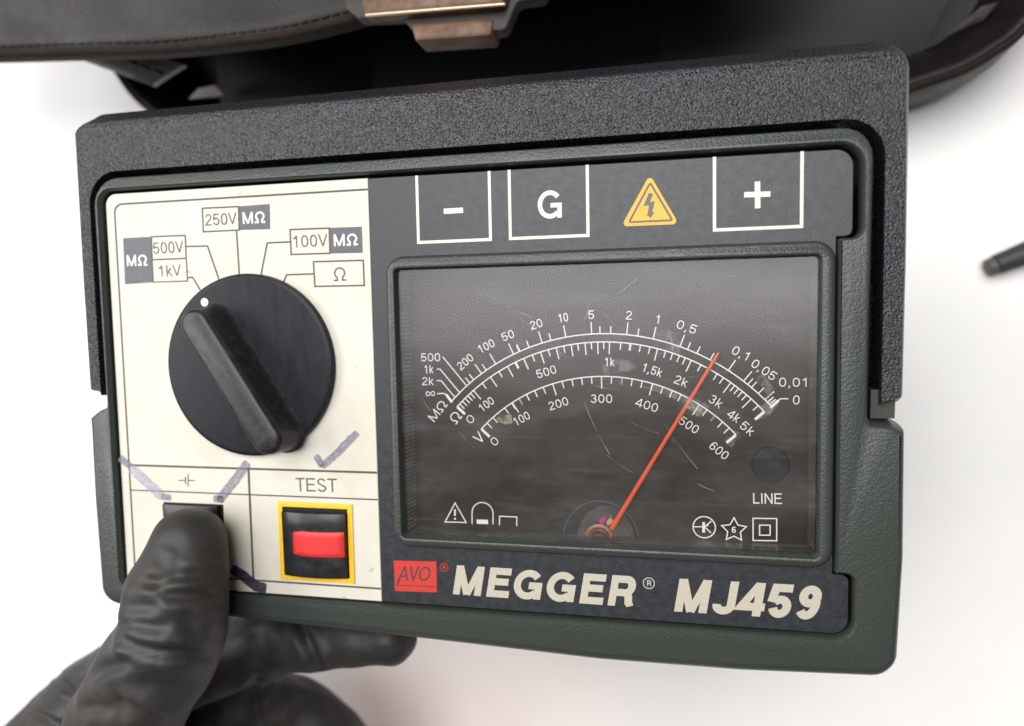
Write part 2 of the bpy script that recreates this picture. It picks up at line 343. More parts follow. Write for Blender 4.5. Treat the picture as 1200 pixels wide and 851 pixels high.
# carrying handle
ho = [(-12.2, 24.2), (-12.2, -20), (-12.0, -48.6), (-6.3, -48.6), (-6.3, 7.5), (176.6, 7.5), (176.6, -49.4), (182.8, -49.4), (183.0, -20), (183.0, 24.6)]
ho = ho[::-1] if False else ho
hl = fillet(ho, [6.2, 0, 2.4, .6, 7.5, 7.0, .6, 2.4, 0, 6.2], 12)
def hscale(b):
    if b.y > 14: return .5+.5*min(1, max(0, (b.y-17.5)/6.5))
    if -6.8 < b.x < 177.5 and b.y < 12: return .14
    return .5
solid('carrying_handle', hl, [], [(0, -26), (0, -6.2), (.3, -5.4), (.8, -4.7), (3.0, -1.1), (3.5, -.3), (3.95, .2), (4.4, .4)], [], M['handle'], T, fn=hscale)
# cream panel
CP = solid('cream_panel', fillet([(-2.5, 2.55), (-2.5, -97.2), (68, -97.2), (68, 2.55)], [2.8, 1.5, 0, 0]), [], [(0, -.7), (0, -.12), (.12, 0)], [], M['cream'], T)
# slate panel round the meter, rounded at its two right ends
so = fillet([(68.05, 2.5), (68.05, -97.2), (171.6, -97.2), (171.6, -84.5), (168.45, -84.5), (168.45, -14.9), (171.5, -14.9), (171.5, 2.4)], [0, 0, 3.4, 2.6, 0, 0, 3.2, 3.4])
SP = solid('slate_panel', so, [rect(73, -81.8, 166.6, -17)], [(0, -.7), (0, -.15), (.15, -.03)], [(0, -.7), (0, -.03)], M['slate'], T, close=False)
# meter bezel
bz_o = fillet([(71.9, -15.6), (71.9, -83.1), (168.3, -83.1), (168.3, -15.6)], 4.2); bz_i = fillet([(74.3, -18.6), (74.3, -80.75), (165.3, -80.75), (165.3, -18.6)], .9)
solid('meter_bezel', bz_o, [bz_i], [(0, -1.2), (0, .5), (.3, 1.1), (.8, 1.45)], [(0, -7.5), (0, .7), (.35, 1.35), (.6, 1.45)], M['shell'], T, close=False)
# dial plate and clouded side walls of the clear window
ZD = -6.5
cx, cy = 120.6, -83.0
DP = solid('dial_plate', rect(74.35, -80.72, 165.25, -18.65), [], [(0, ZD-.8), (0, ZD)], [], M['dial'], T)
mb = MB()
def quad(mb, a, b, c, d): mb.add([a, b, c, d], [(0, 1, 2, 3)])
lw = MB()
for i in range(64):   # ribbed left wall
    y0 = -80.3+i*61.6/64; y1 = y0+61.6/64
    lw.add([(74.45, y0, -1.6), (74.45, y1, -1.6), (75.0, y1, ZD+.05), (75.0, y0, ZD+.05), (75.2, (y0+y1)/2, ZD+.05), (74.7, (y0+y1)/2, -1.6)], [(0, 3, 4, 5), (5, 4, 2, 1)])
lw.build('window_side_wall', M['lens_wall'], T)
mb = MB(); quad(mb, (165.2, -80.3, -1.6), (165.2, -18.7, -1.6), (164.6, -18.7, ZD+.05), (164.6, -80.3, ZD+.05)); mb.build('window_side_wall', M['lens_wall'], T)
mb = MB(); quad(mb, (74.5, -80.66, -1.7), (165.2, -80.66, -1.7), (165.2, -80.55, ZD+.08), (74.5, -80.55, ZD+.08)); mb.build('window_side_wall', mat('smoky_plastic_edge', (.070, .066, .052), .34, .5, var=(.17, .16, .12), vscale=420, bump=.1, bscale=500, stretch=(.2, 2, 1)), T)
# ---- dial printing
zi = ZD+.05
def DA(u, v): p = P(u, v, ZD); return math.atan2(p.y-cy, p.x-cx)
def pol(a, r): return (cx+r*math.cos(a), cy+r*math.sin(a))
def Q(ox, oy, s): return lambda u, v: (ox+u/s, oy+v/s)
q1 = Q(480, 380, 5.32); q2 = Q(600, 350, 5.671); q3 = Q(720, 350, 5.671); q4 = Q(820, 380, 5.007); q6 = Q(720, 350, 4.254)
def radius_of(pts): return float(np.median([math.hypot(P(*p, ZD).x-cx, P(*p, ZD).y-cy) for p in pts]))
RA = radius_of([q1(530, 247), q2(195, 293), q2(530, 238), q3(258, 268), q4(165, 270), q4(255, 340)])
RB = radius_of([q1(500, 330), q2(190, 355), q2(485, 290), q3(285, 340), q4(180, 347)])
RV = radius_of([q1(590, 515), q2(270, 565), q2(595, 517), q3(255, 570), q3(560, 710)])
dl = MB()
def sweep(r, ua, ub, w=.27):
    a0, a1 = DA(*ua), DA(*ub); ribbon(dl, [pol(a0+(a1-a0)*i/48, r) for i in range(49)], w, zi)
sweep(RA, q1(263, 487), q4(415, 490)); sweep(RB, q1(293, 515), q4(380, 515)); sweep(RV, q1(440, 650), q4(210, 650))
def ticks(lst, r, d, w=.25):
    for p in lst:
        a = DA(*p); e = .05 if d > 0 else -.05
        ribbon(dl, [pol(a, r+e), pol(a, r+d)], w, zi+.012)
# outer scale
ticks([q1(447, 305), q1(535, 243), q1(648, 185), q2(200, 292), q2(357, 252), q2(530, 238), q2(762, 240), q3(258, 265), q3(435, 322), q4(170, 268), q4(258, 333)], RA, 2.75)
ticks([q1(372, 362), q1(397, 343), q1(475, 283), q1(688, 168), q2(45, 345), q2(112, 320), q2(257, 273), q2(585, 238), q2(655, 240), q3(155, 248), q3(485, 340), q3(550, 360), q3(635, 410), q4(280, 355), q4(302, 372), q4(345, 405), q4(395, 460), q4(405, 475)], RA, 1.7)
def lead(pts, w=.25): ribbon(dl, [P(*p, ZD)[:2] for p in pts], w, zi+.018)
lead([q1(265, 487), q1(228, 438)], .6); lead([q1(228, 438), q1(212, 431), q1(172, 433)])
lead([q1(285, 458), q1(197, 352), q1(170, 352)]); lead([q1(313, 427), q1(190, 280), q1(172, 280)]); lead([q1(353, 380), q1(207, 203)])
lead([q4(415, 490), q4(462, 447)], .6); lead([q4(462, 447), q4(475, 437), q4(520, 437)])
for k in range(4):
    a, b = q4(382, 443), q4(440, 392); t = k/4
    lead([(a[0]+(b[0]-a[0])*t, a[1]+(b[1]-a[1])*t), (a[0]+(b[0]-a[0])*(t+.19), a[1]+(b[1]-a[1])*(t+.19))])
# ohm scale
ticks([q1(400, 415), q1(505, 330), q1(610, 262), q1(710, 215), q2(80, 398), q2(190, 355), q2(293, 325), q2(393, 308), q2(485, 293), q2(570, 290), q2(648, 290), q3(285, 343), q3(510, 412), q4(180, 347), q4(300, 440)], RB, -2.75)
ticks([q1(312, 497), q1(330, 480), q1(348, 463), q1(365, 447), q1(382, 432), q1(455, 370), q1(557, 295), q1(663, 235), q2(20, 425), q2(135, 375), q2(242, 342), q2(343, 315), q2(437, 300), q2(527, 292), q2(610, 290), q2(723, 293), q2(785, 296), q3(110, 302), q3(173, 313), q3(235, 327), q3(340, 352), q3(385, 370), q3(430, 385), q3(470, 395), q3(575, 440), q3(685, 497), q3(725, 525), q4(203, 362), q4(225, 380), q4(248, 398), q4(272, 418), q4(340, 480)], RB, -1.6)
ticks([q1(295, 513), q4(378, 514)], RB, -2.6, .6)
# volt scale
ticks([q1(640, 487), q2(270, 565), q2(595, 517), q3(253, 572), q3(560, 712)], RV, -2.75)
ticks([q1(478, 610), q1(517, 577), q1(590, 517), q1(683, 462), q2(-5, 690), q2(45, 662), q2(95, 635), q2(150, 610), q2(208, 590), q2(333, 548), q2(398, 535), q2(462, 525), q2(528, 520), q2(662, 522), q2(733, 527), q3(50, 532), q3(118, 540), q3(185, 553), q3(320, 595), q3(382, 620), q3(437, 650), q3(610, 745), q3(662, 785), q4(88, 540), q4(130, 578), q4(170, 612)], RV, -1.65)
ticks([q1(443, 648), q4(210, 651)], RV, -2.7, .6)
dl.build('scale_marks', M['dial_ink'], DP)
def dt(s, a, b, cap=1.95, wt=.112): text(s, P(*a, ZD), P(*b, ZD), cap, zi, M['dial_ink'], DP, wt, name='scale_figure')
dt('500', q1(72, 233), q1(192, 231)); dt('1k', q1(92, 306), q1(150, 306)); dt('2k', q1(77, 380), q1(152, 380)); dt('∞', q1(103, 452), q1(160, 450), 1.75)
dt('200', q1(320, 291), q1(404, 219)); dt('100', q1(442, 184), q1(536, 136)); dt('50', q1(586, 109), q1(658, 80))
dt('MΩ', q1(155, 612), q1(242, 500), 2.2); dt('Ω', q1(288, 630), q1(333, 572), 2.5); dt('0', q1(378, 626), q1(412, 596)); dt('100', q1(455, 550), q1(533, 490))
dt('V', q1(463, 745), q1(500, 690), 2.6) if False else dt('V', q1(438, 752), q1(476, 714), 2.6)
dt('0', q1(530, 764), q1(562, 736))
dt('20', q2(128, 210), q2(208, 184)); dt('10', q2(313, 160), q2(376, 149)); dt('5', q2(506, 136), q2(547, 136)); dt('2', q3(72, 139), q3(120, 140)); dt('1', q3(272, 165), q3(292, 168))
dt('0,5', q3(407, 194), q3(536, 238)); dt('500', q2(172, 532), q2(300, 494)); dt('1k', q2(617, 450), q2(682, 449)); dt('1,5k', q3(178, 480), q3(308, 524)); dt('2k', q3(388, 558), q3(476, 592))
dt('100', q2(28, 848), q2(126, 795)); dt('200', q2(252, 745), q2(380, 704)); dt('300', q2(523, 693), q2(667, 693)); dt('400', q3(134, 712), q3(280, 757))
dt('500', q6(316, 620), q6(404, 676)); dt('3k', q6(465, 512), q6(523, 549)); dt('4k', q6(556, 585), q6(609, 622)); dt('5k', q6(620, 640), q6(677, 688)); dt('600', q6(468, 742), q6(548, 806))
dt('0,1', q6(580, 272), q6(656, 310)); dt('0,05', q6(676, 334), q6(788, 412)); dt('0,01', q6(820, 439), q6(958, 440)); dt('0', q6(889, 527), q6(923, 528))
# symbols and the LINE lamp window
q7 = Q(460, 560, 6.0); q8 = Q(790, 510, 5.675)
def dtp(p): return tuple(P(*p, ZD)[:2])
text('LINE', dtp(q8(522, 455)), dtp(q8(722, 458)), 2.35, zi, M['dial_ink'], DP, .12)
mb = MB(); ribbon(mb, [dtp(q7(440, 176)), dtp(q7(370, 310)), dtp(q7(518, 314))], .26, zi, True); ribbon(mb, [dtp(q7(439, 222)), dtp(q7(439, 268))], .42, zi); disc(mb, dtp(q7(440, 288)), .27, zi, 10); mb.build('warning_triangle_symbol', M['dial_ink'], DP)
mb = MB(); c = dtp(q7(633, 248)); ctr = dtp(q7(633, 248)); r_ = abs(dtp(q7(707, 248))[0]-ctr[0])
ribbon(mb, [dtp(q7(560, 325))]+[(ctr[0]-r_*math.cos(t), ctr[1]+r_*math.sin(t)) for t in [math.pi*i/14 for i in range(15)]]+[dtp(q7(707, 327))], .26, zi); ribbon(mb, [dtp(q7(592, 308)), dtp(q7(672, 310))], 1.05, zi); mb.build('bell_symbol', M['dial_ink'], DP)
mb = MB(); ribbon(mb, [dtp(q7(752, 333)), dtp(q7(753, 270)), dtp(q7(874, 275)), dtp(q7(874, 338))], .26, zi); mb.build('bracket_symbol', M['dial_ink'], DP)
mb = MB(); c = dtp(q8(200, 612)); r_ = 2.42
ribbon(mb, [(c[0]+r_*math.cos(2*math.pi*i/32), c[1]+r_*math.sin(2*math.pi*i/32)) for i in range(32)], .27, zi, True)
ribbon(mb, [dtp(q8(130, 609)), dtp(q8(190, 609))], .24, zi); ribbon(mb, [dtp(q8(196, 578)), dtp(q8(196, 648))], .62, zi+.01); ribbon(mb, [dtp(q8(200, 612)), dtp(q8(248, 570))], .27, zi+.02); ribbon(mb, [dtp(q8(200, 606)), dtp(q8(245, 650))], .27, zi+.03)
mb.poly([dtp(q8(206, 600)), dtp(q8(226, 606)), dtp(q8(232, 580))], zi+.04)
mb.build('transistor_symbol', M['dial_ink'], DP)
mb = MB(); c = dtp(q8(398, 630)); ribbon(mb, [(c[0]+(2.75 if i % 2 == 0 else 1.42)*math.sin(math.pi*i/5), c[1]+(2.75 if i % 2 == 0 else 1.42)*math.cos(math.pi*i/5)) for i in range(10)][::-1], .27, zi, True)
text('6', dtp(q8(384, 650)), dtp(q8(412, 650)), 1.45, zi, None, None, .17, mb=mb); mb.build('star_symbol', M['dial_ink'], DP)
mb = MB(); ribbon(mb, [dtp(q8(525, 553)), dtp(q8(525, 700)), dtp(q8(682, 702)), dtp(q8(682, 555))], .27, zi, True); ribbon(mb, [dtp(q8(568, 598)), dtp(q8(568, 665)), dtp(q8(638, 665)), dtp(q8(638, 599))], .27, zi, True); mb.build('double_square_symbol', M['dial_ink'], DP)
c = P(*q8(640, 195), ZD); n = 36
mb = MB(); rr = 3.9
ring = [(math.cos(2*math.pi*i/n), math.sin(2*math.pi*i/n)) for i in range(n)]
vv = []
for r_, z in ((rr+.12, ZD+.03), (rr, ZD+.20), (rr-.12, ZD+.06)): vv += [(c.x+r_*a, c.y+r_*b, z) for a, b in ring]
ff = [(k*n+i, k*n+(i+1) % n, (k+1)*n+(i+1) % n, (k+1)*n+i) for k in range(2) for i in range(n)]+[tuple(2*n+i for i in range(n))]
mb.add(vv, ff); LI = mb.build('indicator_window', mat('dark_indicator', (.006, .005, .005), .5, .2), DP, 30)
# movement under the half-round cut-out
mc = P(704, 628, ZD); mb = MB()
mb.poly([(mc.x+8.7*math.cos(t), mc.y-1.2+9.4*math.sin(t)) for t in [math.pi*i/30 for i in range(31)]], ZD+.05)
CO = mb.build('movement_opening', M['hole'], DP)
mb = MB(); mb.poly([(mc.x+1.2+6.6*math.cos(t), mc.y-1.2+8.3*math.sin(t)) for t in [math.pi*i/30 for i in range(31)]], ZD+.08); mb.build('movement_plate', mat('brown_metal_plate', (.050, .040, .034), .4, .5, var=(.022, .016, .014), vscale=260), DP)
mb = MB(); ribbon(mb, [(mc.x+8.7*math.cos(t), mc.y-1.2+9.4*math.sin(t)) for t in [math.pi*(.05+.9*i/30) for i in range(31)]], .22, ZD+.1); mb.build('opening_rim', mat('opening_edge', (.07, .062, .055), .4, .5), DP)
mb = MB()
for k in range(2):
    ro, ri, z0 = ((3.6, 2.3, ZD+.25), (2.6, 1.7, ZD+.6))[k]; vv = []; n = 24
    for r_, z in ((ro, ZD+.06), (ro, z0), ((ro+ri)/2, z0+.3), (ri, z0), (ri, ZD+.06)): vv += [(mc.x-.4+r_*math.cos(2*math.pi*i/n), mc.y-.8+r_*math.sin(2*math.pi*i/n), z) for i in range(n)]
    mb.add(vv, [(j*n+i, j*n+(i+1) % n, (j+1)*n+(i+1) % n, (j+1)*n+i) for j in range(4) for i in range(n)])
mb.build('copper_coil', M['brass'], T, 50)
def slab(name, pts, z0, z1, m, parent, label=None, b=.1): return solid(name, pts, [], [(0, z0), (0, z1-b), (b, z1)], [], m, parent, label=label)
gp = [P(*Q(640, 560, 7.5)(u, v), ZD)[:2] for u, v in ((545, 415), (612, 375), (565, 330), (525, 380))]
slab('hairspring_clip', fillet(gp, .2), ZD+.1, ZD+1.1, M['gold'], T)
gp = [P(*Q(640, 560, 7.5)(u, v), ZD)[:2] for u, v in ((470, 405), (510, 400), (535, 340), (500, 338), (468, 365))]
slab('pivot_jewel', fillet(gp, .3), ZD+.1, ZD+.7, M['jewel'], T)
# needle: a flattened tapering tube
na = P(716.5, 620, -4.6); nb = P(842.2, 413.2, -4.6); e = (nb-na).normalized(); nn = Vector((-e.y, e.x, 0)); mb = MB(); vv = []; n = 8
for t, w in ((0, .62), (.1, .52), (.6, .44), (.97, .42), (1, .2)):
    p = na+(nb-na)*t
    for i in range(n): a = 2*math.pi*i/n; q = p+nn*(w*math.cos(a)); vv.append((q.x, q.y, q.z+.28*math.sin(a)))
mb.add(vv, [(k*n+i, k*n+(i+1) % n, (k+1)*n+(i+1) % n, (k+1)*n+i) for k in range(4) for i in range(n)]+[tuple(range(n))[::-1], tuple(4*n+i for i in range(n))])
mb.build('needle', M['needle'], T, 50)
# clear cover
GL = solid('window_cover', rect(74.4, -80.7, 165.2, -18.7), [], [(0, -1.5), (0, -.35)], [], M['glass'], T)
clr = bpy.data.materials.new('clear_plastic_underside'); clr.use_nodes = True; _N, _L = nt(clr); _t = _N.new('ShaderNodeBsdfTransparent'); _L.new(_t.outputs[0], _N['Material Output'].inputs['Surface'])
GL.data.materials.append(clr)
for p in GL.data.polygons: p.material_index = 0 if p.normal.z > .5 else 1
mb = MB()
for k in range(55):
    a = (random.gauss(122, 24), random.gauss(-37, 13)); L_ = random.uniform(2, 14); th = random.choice([random.gauss(-.15, .25), random.gauss(-.9, .3), random.uniform(-1.6, 1.6)]); w_ = random.uniform(.08, .13)
    pts = [(a[0]+L_*t*math.cos(th+.1*t), a[1]+L_*t*math.sin(th+.1*t)) for t in (-.5, -.25, 0, .25, .5)]
    if all(75 < x < 164.5 and -80 < y < -19.3 for x, y in pts): ribbon(mb, pts, w_, -.31+k*.0004)
sm_ = marker_mat('scratch', (.6, .6, .6), .17)
for n_ in sm_.node_tree.nodes:
    if n_.type == 'TEX_NOISE': n_.inputs['Scale'].default_value = 130; n_.inputs['Detail'].default_value = 2
mb.build('hairline_scratches', sm_, GL)
def blob(name, pts, w, z, m, parent, label=None, jit=.16):
    """a hand-drawn stroke with uneven edges"""
    pts = [Vector(p[:2]) for p in pts]; out = []
    for i in range(len(pts)-1):
        for k in range(10): out.append(pts[i].lerp(pts[i+1], k/10))
    out.append(pts[-1]); L = []; R = []; n = len(out)
    for i, p in enumerate(out):
        e = (out[min(i+1, n-1)]-out[max(i-1, 0)]).normalized(); nn = Vector((-e.y, e.x)); t = i/(n-1)
        ww = w/2*min(1, .72+math.sin(math.pi*t)*1.4)
        L.append(p+nn*(ww+random.uniform(-jit, jit)*.5)); R.append(p-nn*(ww+random.uniform(-jit, jit)*.5))
    mb = MB(); mb.add([(p.x, p.y, z) for p in L+R], [(i, i+1, n+i+1, n+i)[::-1] for i in range(n-1)])
    return mb.build(name, m, parent, label=label)
zs = -.30
for pts, w, m in (([(705, 436), (728, 428), (745, 430)], 2.6, 'smudge'), ([(765, 396), (782, 399), (799, 404)], 4.6, 'smudge'), ([(762, 452), (800, 466), (830, 478)], 1.6, 'smudge'),
                  ([(800, 470), (815, 478), (822, 486)], 1.8, 'smudge_tan'), ([(884, 487), (896, 482), (908, 470)], 2.4, 'smudge'), ([(852, 520), (860, 514), (864, 506)], 2.2, 'smudge'), ([(584, 487), (592, 492), (600, 491)], 2.1, 'smudge_tan'), ([(890, 440), (905, 462)], 1.8, 'smudge')):
    blob('smear', [P(*p, zs) for p in pts], w, zs, M[m], GL)
# ---- cream panel printing
zp = .05
pl = MB()
BL = [(0, -94.05)]+[(0, -2.2)]+[(2.2-2.2*math.cos(t), -2.2+2.2*math.sin(t)) for t in [math.pi/2*i/6 for i in range(1, 6)]]+[(2.2, 0), (67.9, 0)]
ribbon(pl, BL, .46, zp); ribbon(pl, [(-.1, -94.05), (67.9, -94.05)], .46, zp+.01); ribbon(pl, [(.2, -65.96), (67.9, -65.96)], .52, zp+.01); ribbon(pl, [(.2, -72.45), (67.9, -72.45)], .34, zp+.01); ribbon(pl, [(34.08, -66.1), (34.08, -94.0)], .56, zp+.02)
pl.build('panel_rule', M['line_ink'], CP)
qa = Q(80, 200, 6.0); qb = Q(120, 200, 3.529); qc = Q(120, 400, 2.744); qd = Q(100, 520, 4.255); qe = Q(300, 560, 5.32)
def pp(p): return tuple(P(*p, 0)[:2])
def box(mb, pts, w=.36, z=zp+.02): ribbon(mb, [pp(p) for p in pts], w, z, True)
def fill(name, pts, m, z, parent): mb = MB(); mb.poly([pp(p) for p in pts], z); return mb.build(name, m, parent)
fill('printed_block', [qa(386, 475), qa(400, 800), qa(598, 785), qa(585, 465)], M['slate_ink'], zp, CP)
fill('printed_block', [qb(563, 148), qb(566, 246), qb(694, 242), qb(692, 138)], M['slate_ink'], zp, CP)
fill('printed_block', [qb(938, 237), qb(941, 343), qb(1077, 340), qb(1073, 232)], M['slate_ink'], zp, CP)
mb = MB()
box(mb, [qa(585, 465), qa(590, 627), qa(829, 617), qa(823, 456)]); ribbon(mb, [pp(q) for q in (qa(590, 629), qa(598, 784), qa(839, 777), qa(830, 617))], .3, zp+.03)
box(mb, [qb(413, 156), qb(418, 253), qb(566, 246), qb(563, 149)]); box(mb, [qb(776, 244), qb(781, 347), qb(941, 342), qb(938, 238)]); box(mb, [qb(873, 377), qb(879, 479), qb(1083, 475), qb(1079, 371)])
for pts in ((qb(347, 314), qb(435, 312), qb(482, 449)), (qb(353, 443), qb(373, 441), qb(405, 494)), (qb(555, 250), qb(567, 438)), (qb(777, 295), qb(682, 299), qb(654, 443)), (qb(873, 427), qb(762, 431), qb(742, 478))):
    ribbon(mb, [pp(p) for p in pts], .36, zp+.04)
mb.build('range_box', M['line_ink'], CP)
text('MΩ', pp(qa(415, 672)), pp(qa(566, 668)), 2.75, zp+.05, M['pale_ink'], CP, .17); text('MΩ', pp(qb(582, 221)), pp(qb(679, 216)), 2.75, zp+.05, M['pale_ink'], CP, .17); text('MΩ', pp(qb(958, 313)), pp(qb(1062, 309)), 2.75, zp+.05, M['pale_ink'], CP, .17)
for s, a, b, cap in (('500V', qa(600, 588), qa(812, 575), 2.85), ('1kV', qa(636, 748), qa(796, 740), 2.8), ('250V', qb(425, 229), qb(556, 222), 2.8), ('100V', qb(788, 319), qb(932, 312), 2.8), ('Ω', qb(954, 458), qb(1012, 455), 3.2), ('TEST', qe(245, 83), qe(512, 90), 3.3)):
    text(s, pp(a), pp(b), cap, zp+.01, M['text_ink'], CP, .115)
mb = MB()
for a, b in (((465, 183), (500, 183)), ((500, 165), (500, 201)), ((513, 151), (513, 214)), ((513, 183), (548, 184))): ribbon(mb, [pp(qd(*a)), pp(qd(*b))], .28, zp+.01)
mb.build('battery_symbol', M['text_ink'], CP)
def stroke(pts, w, m, label=None): blob('marker_stroke', [pp(p) for p in pts], w, zp+.16, M[m], CP, label)
stroke([qc(687, 366), qc(708, 404)], 1.7, 'marker'); stroke([qc(706, 404), qc(762, 352), qc(820, 292)], 1.8, 'marker')
stroke([qd(172, 68), qd(225, 112)], 1.9, 'marker'); stroke([qd(222, 112), qd(300, 185), qd(385, 265)], 2.8, 'marker_faint'); stroke([qd(378, 262), qd(428, 268)], 1.6, 'marker')
stroke([qd(812, 92), qd(740, 190), qd(665, 285)], 2.3, 'marker'); stroke([qd(640, 272), qd(690, 278)], 1.8, 'marker')
q9 = Q(150, 570, 5.67)
stroke([q9(690, 545), q9(770, 595), q9(850, 660), q9(920, 680)], 2.8, 'marker_dark')
# ---- range knob
k0 = Vector((36.3, -40.4)); n = 72; mb = MB(); vv = []
kp = [(22.1, .1), (22.1, 1.2), (21.9, 1.75), (21.5, 1.95), (20.9, 2.0), (0, 2.0)]
for r_, z in kp[:-1]: vv += [(k0.x+r_*math.cos(2*math.pi*i/n), k0.y+r_*math.sin(2*math.pi*i/n), z) for i in range(n)]
mb.add(vv, [(j*n+i, j*n+(i+1) % n, (j+1)*n+(i+1) % n, (j+1)*n+i) for j in range(4) for i in range(n)]+[tuple(4*n+i for i in range(n))])
KN = mb.build('range_knob', M['knob'], T, 40)
qk = Q(180, 310, 3.546); ZG = 11.2
ga = P(*qk(163, 250), ZG); gb = P(*qk(462, 728), ZG)
e = (gb-ga).normalized(); nn = Vector((-e.y, e.x, 0))
def stadium(a, b, r, m=10):
    a0 = math.atan2(e.y, e.x); o = []
    for i in range(m+1): t = a0-math.pi/2+math.pi*i/m; o.append((b.x+r*math.cos(t), b.y+r*math.sin(t)))
    for i in range(m+1): t = a0+math.pi/2+math.pi*i/m; o.append((a.x+r*math.cos(t), a.y+r*math.sin(t)))
    return o
gl_ = stadium(ga, gb, 4.0)
solid('knob_grip', gl_, [], [(-.9, 2.02), (-.35, 2.5), (0, 3.4), (.25, 9.6), (.45, 10.5), (.9, 11.0), (1.5, 11.2)], [], M['grip'], KN)
dp = P(*qk(212, 157), 2.0); mb = MB(); disc(mb, (dp.x, dp.y), 1.0, 2.06, 16); mb.build('pointer_dot', mat('white_dot', (.85, .84, .80), .5), KN)
# ---- test rocker
x0, x1, y0, y1 = 41.75, 61.3, -93.2, -73.8
bw = 1.2
TS = solid('test_switch', rect(x0+.4, y0+.4, x1-.4, y1-.4), [], [(0, .06), (0, .10)], [], M['hole'], T)
solid('yellow_surround', rect(x0, y0, x1, y1), [rect(x0+bw, y0+bw, x1-bw, y1-bw)], [(0, .05), (0, .30), (.1, .35)], [(0, .05), (0, .30), (.1, .35)], M['yellow'], TS, close=False)
def rocker(name, xa, xb, ya, yb, zt, zb, bul, m, parent, base=.08):
    mb = MB(); nx, ny = 16, 10; vv = []
    for j in range(ny+1):
        t = j/ny; y = ya+(yb-ya)*t
        for i in range(nx+1):
            s = i/nx*2-1; edge = min(1, min(i, nx-i, j*1.3, (ny-j)*1.3)/1.0)
            z = zb+(zt-zb)*t+bul*(1-s*s)-(1-edge)*.35
            vv.append((xa+(xb-xa)*i/nx, y, z))
    W = nx+1; ff = [(j*W+i, j*W+i+1, (j+1)*W+i+1, (j+1)*W+i) for j in range(ny) for i in range(nx)]
    rim = [i for i in range(W)]+[j*W+nx for j in range(1, ny+1)]+[ny*W+i for i in range(nx-1, -1, -1)]+[j*W for j in range(ny-1, 0, -1)]
    b = len(vv); vv += [(vv[i][0], vv[i][1], base) for i in rim]; m_ = len(rim)
    ff += [(b+k, b+(k+1) % m_, rim[(k+1) % m_], rim[k]) for k in range(m_)]
    mb.add(vv, ff); return mb.build(name, m, parent, 50)
rocker('rocker_paddle', x0+bw+.25, x1-bw-.3, y0+bw+.2, y1-bw-1.0, 1.5, 1.3, 1.0, M['black'], TS)
ra = P(*qe(211, 330), 2.4); rb = P(*qe(543, 503), 2.4)
rocker('red_button', ra.x, rb.x, rb.y, ra.y, 2.0, 2.0, 1.0, M['red'], TS, .4)
# ---- battery check button (under the thumb)
BB = solid('battery_check_button', rect(9.6, -93.0, 26.6, -75.2), [], [(0, .05), (0, .1)], [], M['hole'], T)
rocker('button_cap', 9.8, 25.4, -92.6, -75.6, 1.2, .4, .3, M['black'], BB)
# ---- slate panel printing
zq = .03
qf = Q(400, 190, 5.675); qg = Q(430, 150, 3.403); qh = Q(700, 150, 3.151); qi = Q(440, 540, 3.403); qj = Q(720, 540, 3.274)
yb = -12.57; w = .68
for xa, xb in ((79.82, 96.71), (101.24, 118.42), (144.76, 161.81)):
    mb = MB(); ribbon(mb, [(xa, 2.4), (xa, yb), (xb, yb), (xb, 2.4)], w, zq); mb.build('terminal_box', M['white_ink'], SP)
fill('minus_sign', [qf(680, 310), qf(682, 346), qf(811, 338), qf(809, 302)], M['white_ink'], zq, SP)
text('G', pp(qg(682, 364)), pp(qg(777, 360)), 6.1, zq, M['white_ink'], SP, .165)
mb = MB(); ribbon(mb, [pp(qh(542, 247)), pp(qh(639, 244))], 1.1, zq); ribbon(mb, [pp(qh(591, 198)), pp(qh(592, 297))], 1.1, zq+.01); mb.build('plus_sign', M['white_ink'], SP)
tri = fillet([pp(qh(194, 172)), pp(qh(88, 364)), pp(qh(301, 355))], .75)
mb = MB(); mb.poly(tri, zq); HS = mb.build('voltage_warning_sign', M['sign'], SP)
mb = MB(); ribbon(mb, fillet([pp(qh(195, 203)), pp(qh(117, 348)), pp(qh(277, 341))], .2), .42, zq+.03, True)
mb.poly([pp(qh(*p)) for p in ((190, 240), (170, 289), (190, 286), (186, 318), (181, 320), (197, 333), (211, 310), (203, 312), (212, 270), (194, 275), (206, 243))][::1], zq+.04)
mb.build('bolt_outline', mat('sign_ink', (.07, .07, .075), .45), SP)
AV = fill('red_emblem', [qi(73, 398), qi(78, 519), qi(245, 525), qi(243, 402)], M['red_ink'], zq, SP)
inkd = mat('emblem_ink', (.055, .035, .04), .45)
mb = MB(); text('AVO', pp(qi(88, 478)), pp(qi(214, 480)), 3.5, zq+.03, None, None, .12, shear=.22, mb=mb); ribbon(mb, [pp(qi(98, 462)), pp(qi(86, 497))], .4, zq+.07); ribbon(mb, [pp(qi(86, 496)), pp(qi(243, 503))], .2, zq+.06); mb.build('emblem_letters', inkd, SP)
def reg(c, r, m):
    mb = MB(); c = pp(c); ribbon(mb, [(c[0]+r*math.cos(2*math.pi*i/24), c[1]+r*math.sin(2*math.pi*i/24)) for i in range(24)], r*.17, zq, True)
    text('R', (c[0]-r*.38, c[1]-r*.5), (c[0]+r*.45, c[1]-r*.5), r*1.05, zq, None, None, .17, mb=mb); mb.build('registered_mark', m, SP)
reg(qi(274, 425), .95, M['red_ink']); reg(qj(132, 470), 1.2, M['brand_ink'])
text('MEGGER', pp(qi(308, 532)), pp(qi(1030, 584)), 7.0, zq, M['brand_ink'], SP, .235, shear=.17, name='maker_lettering')
text('MJ459', pp(qj(229, 578)), pp(qj(778, 612)), 7.4, zq, M['brand_ink'], SP, .235, shear=.17, name='type_lettering')

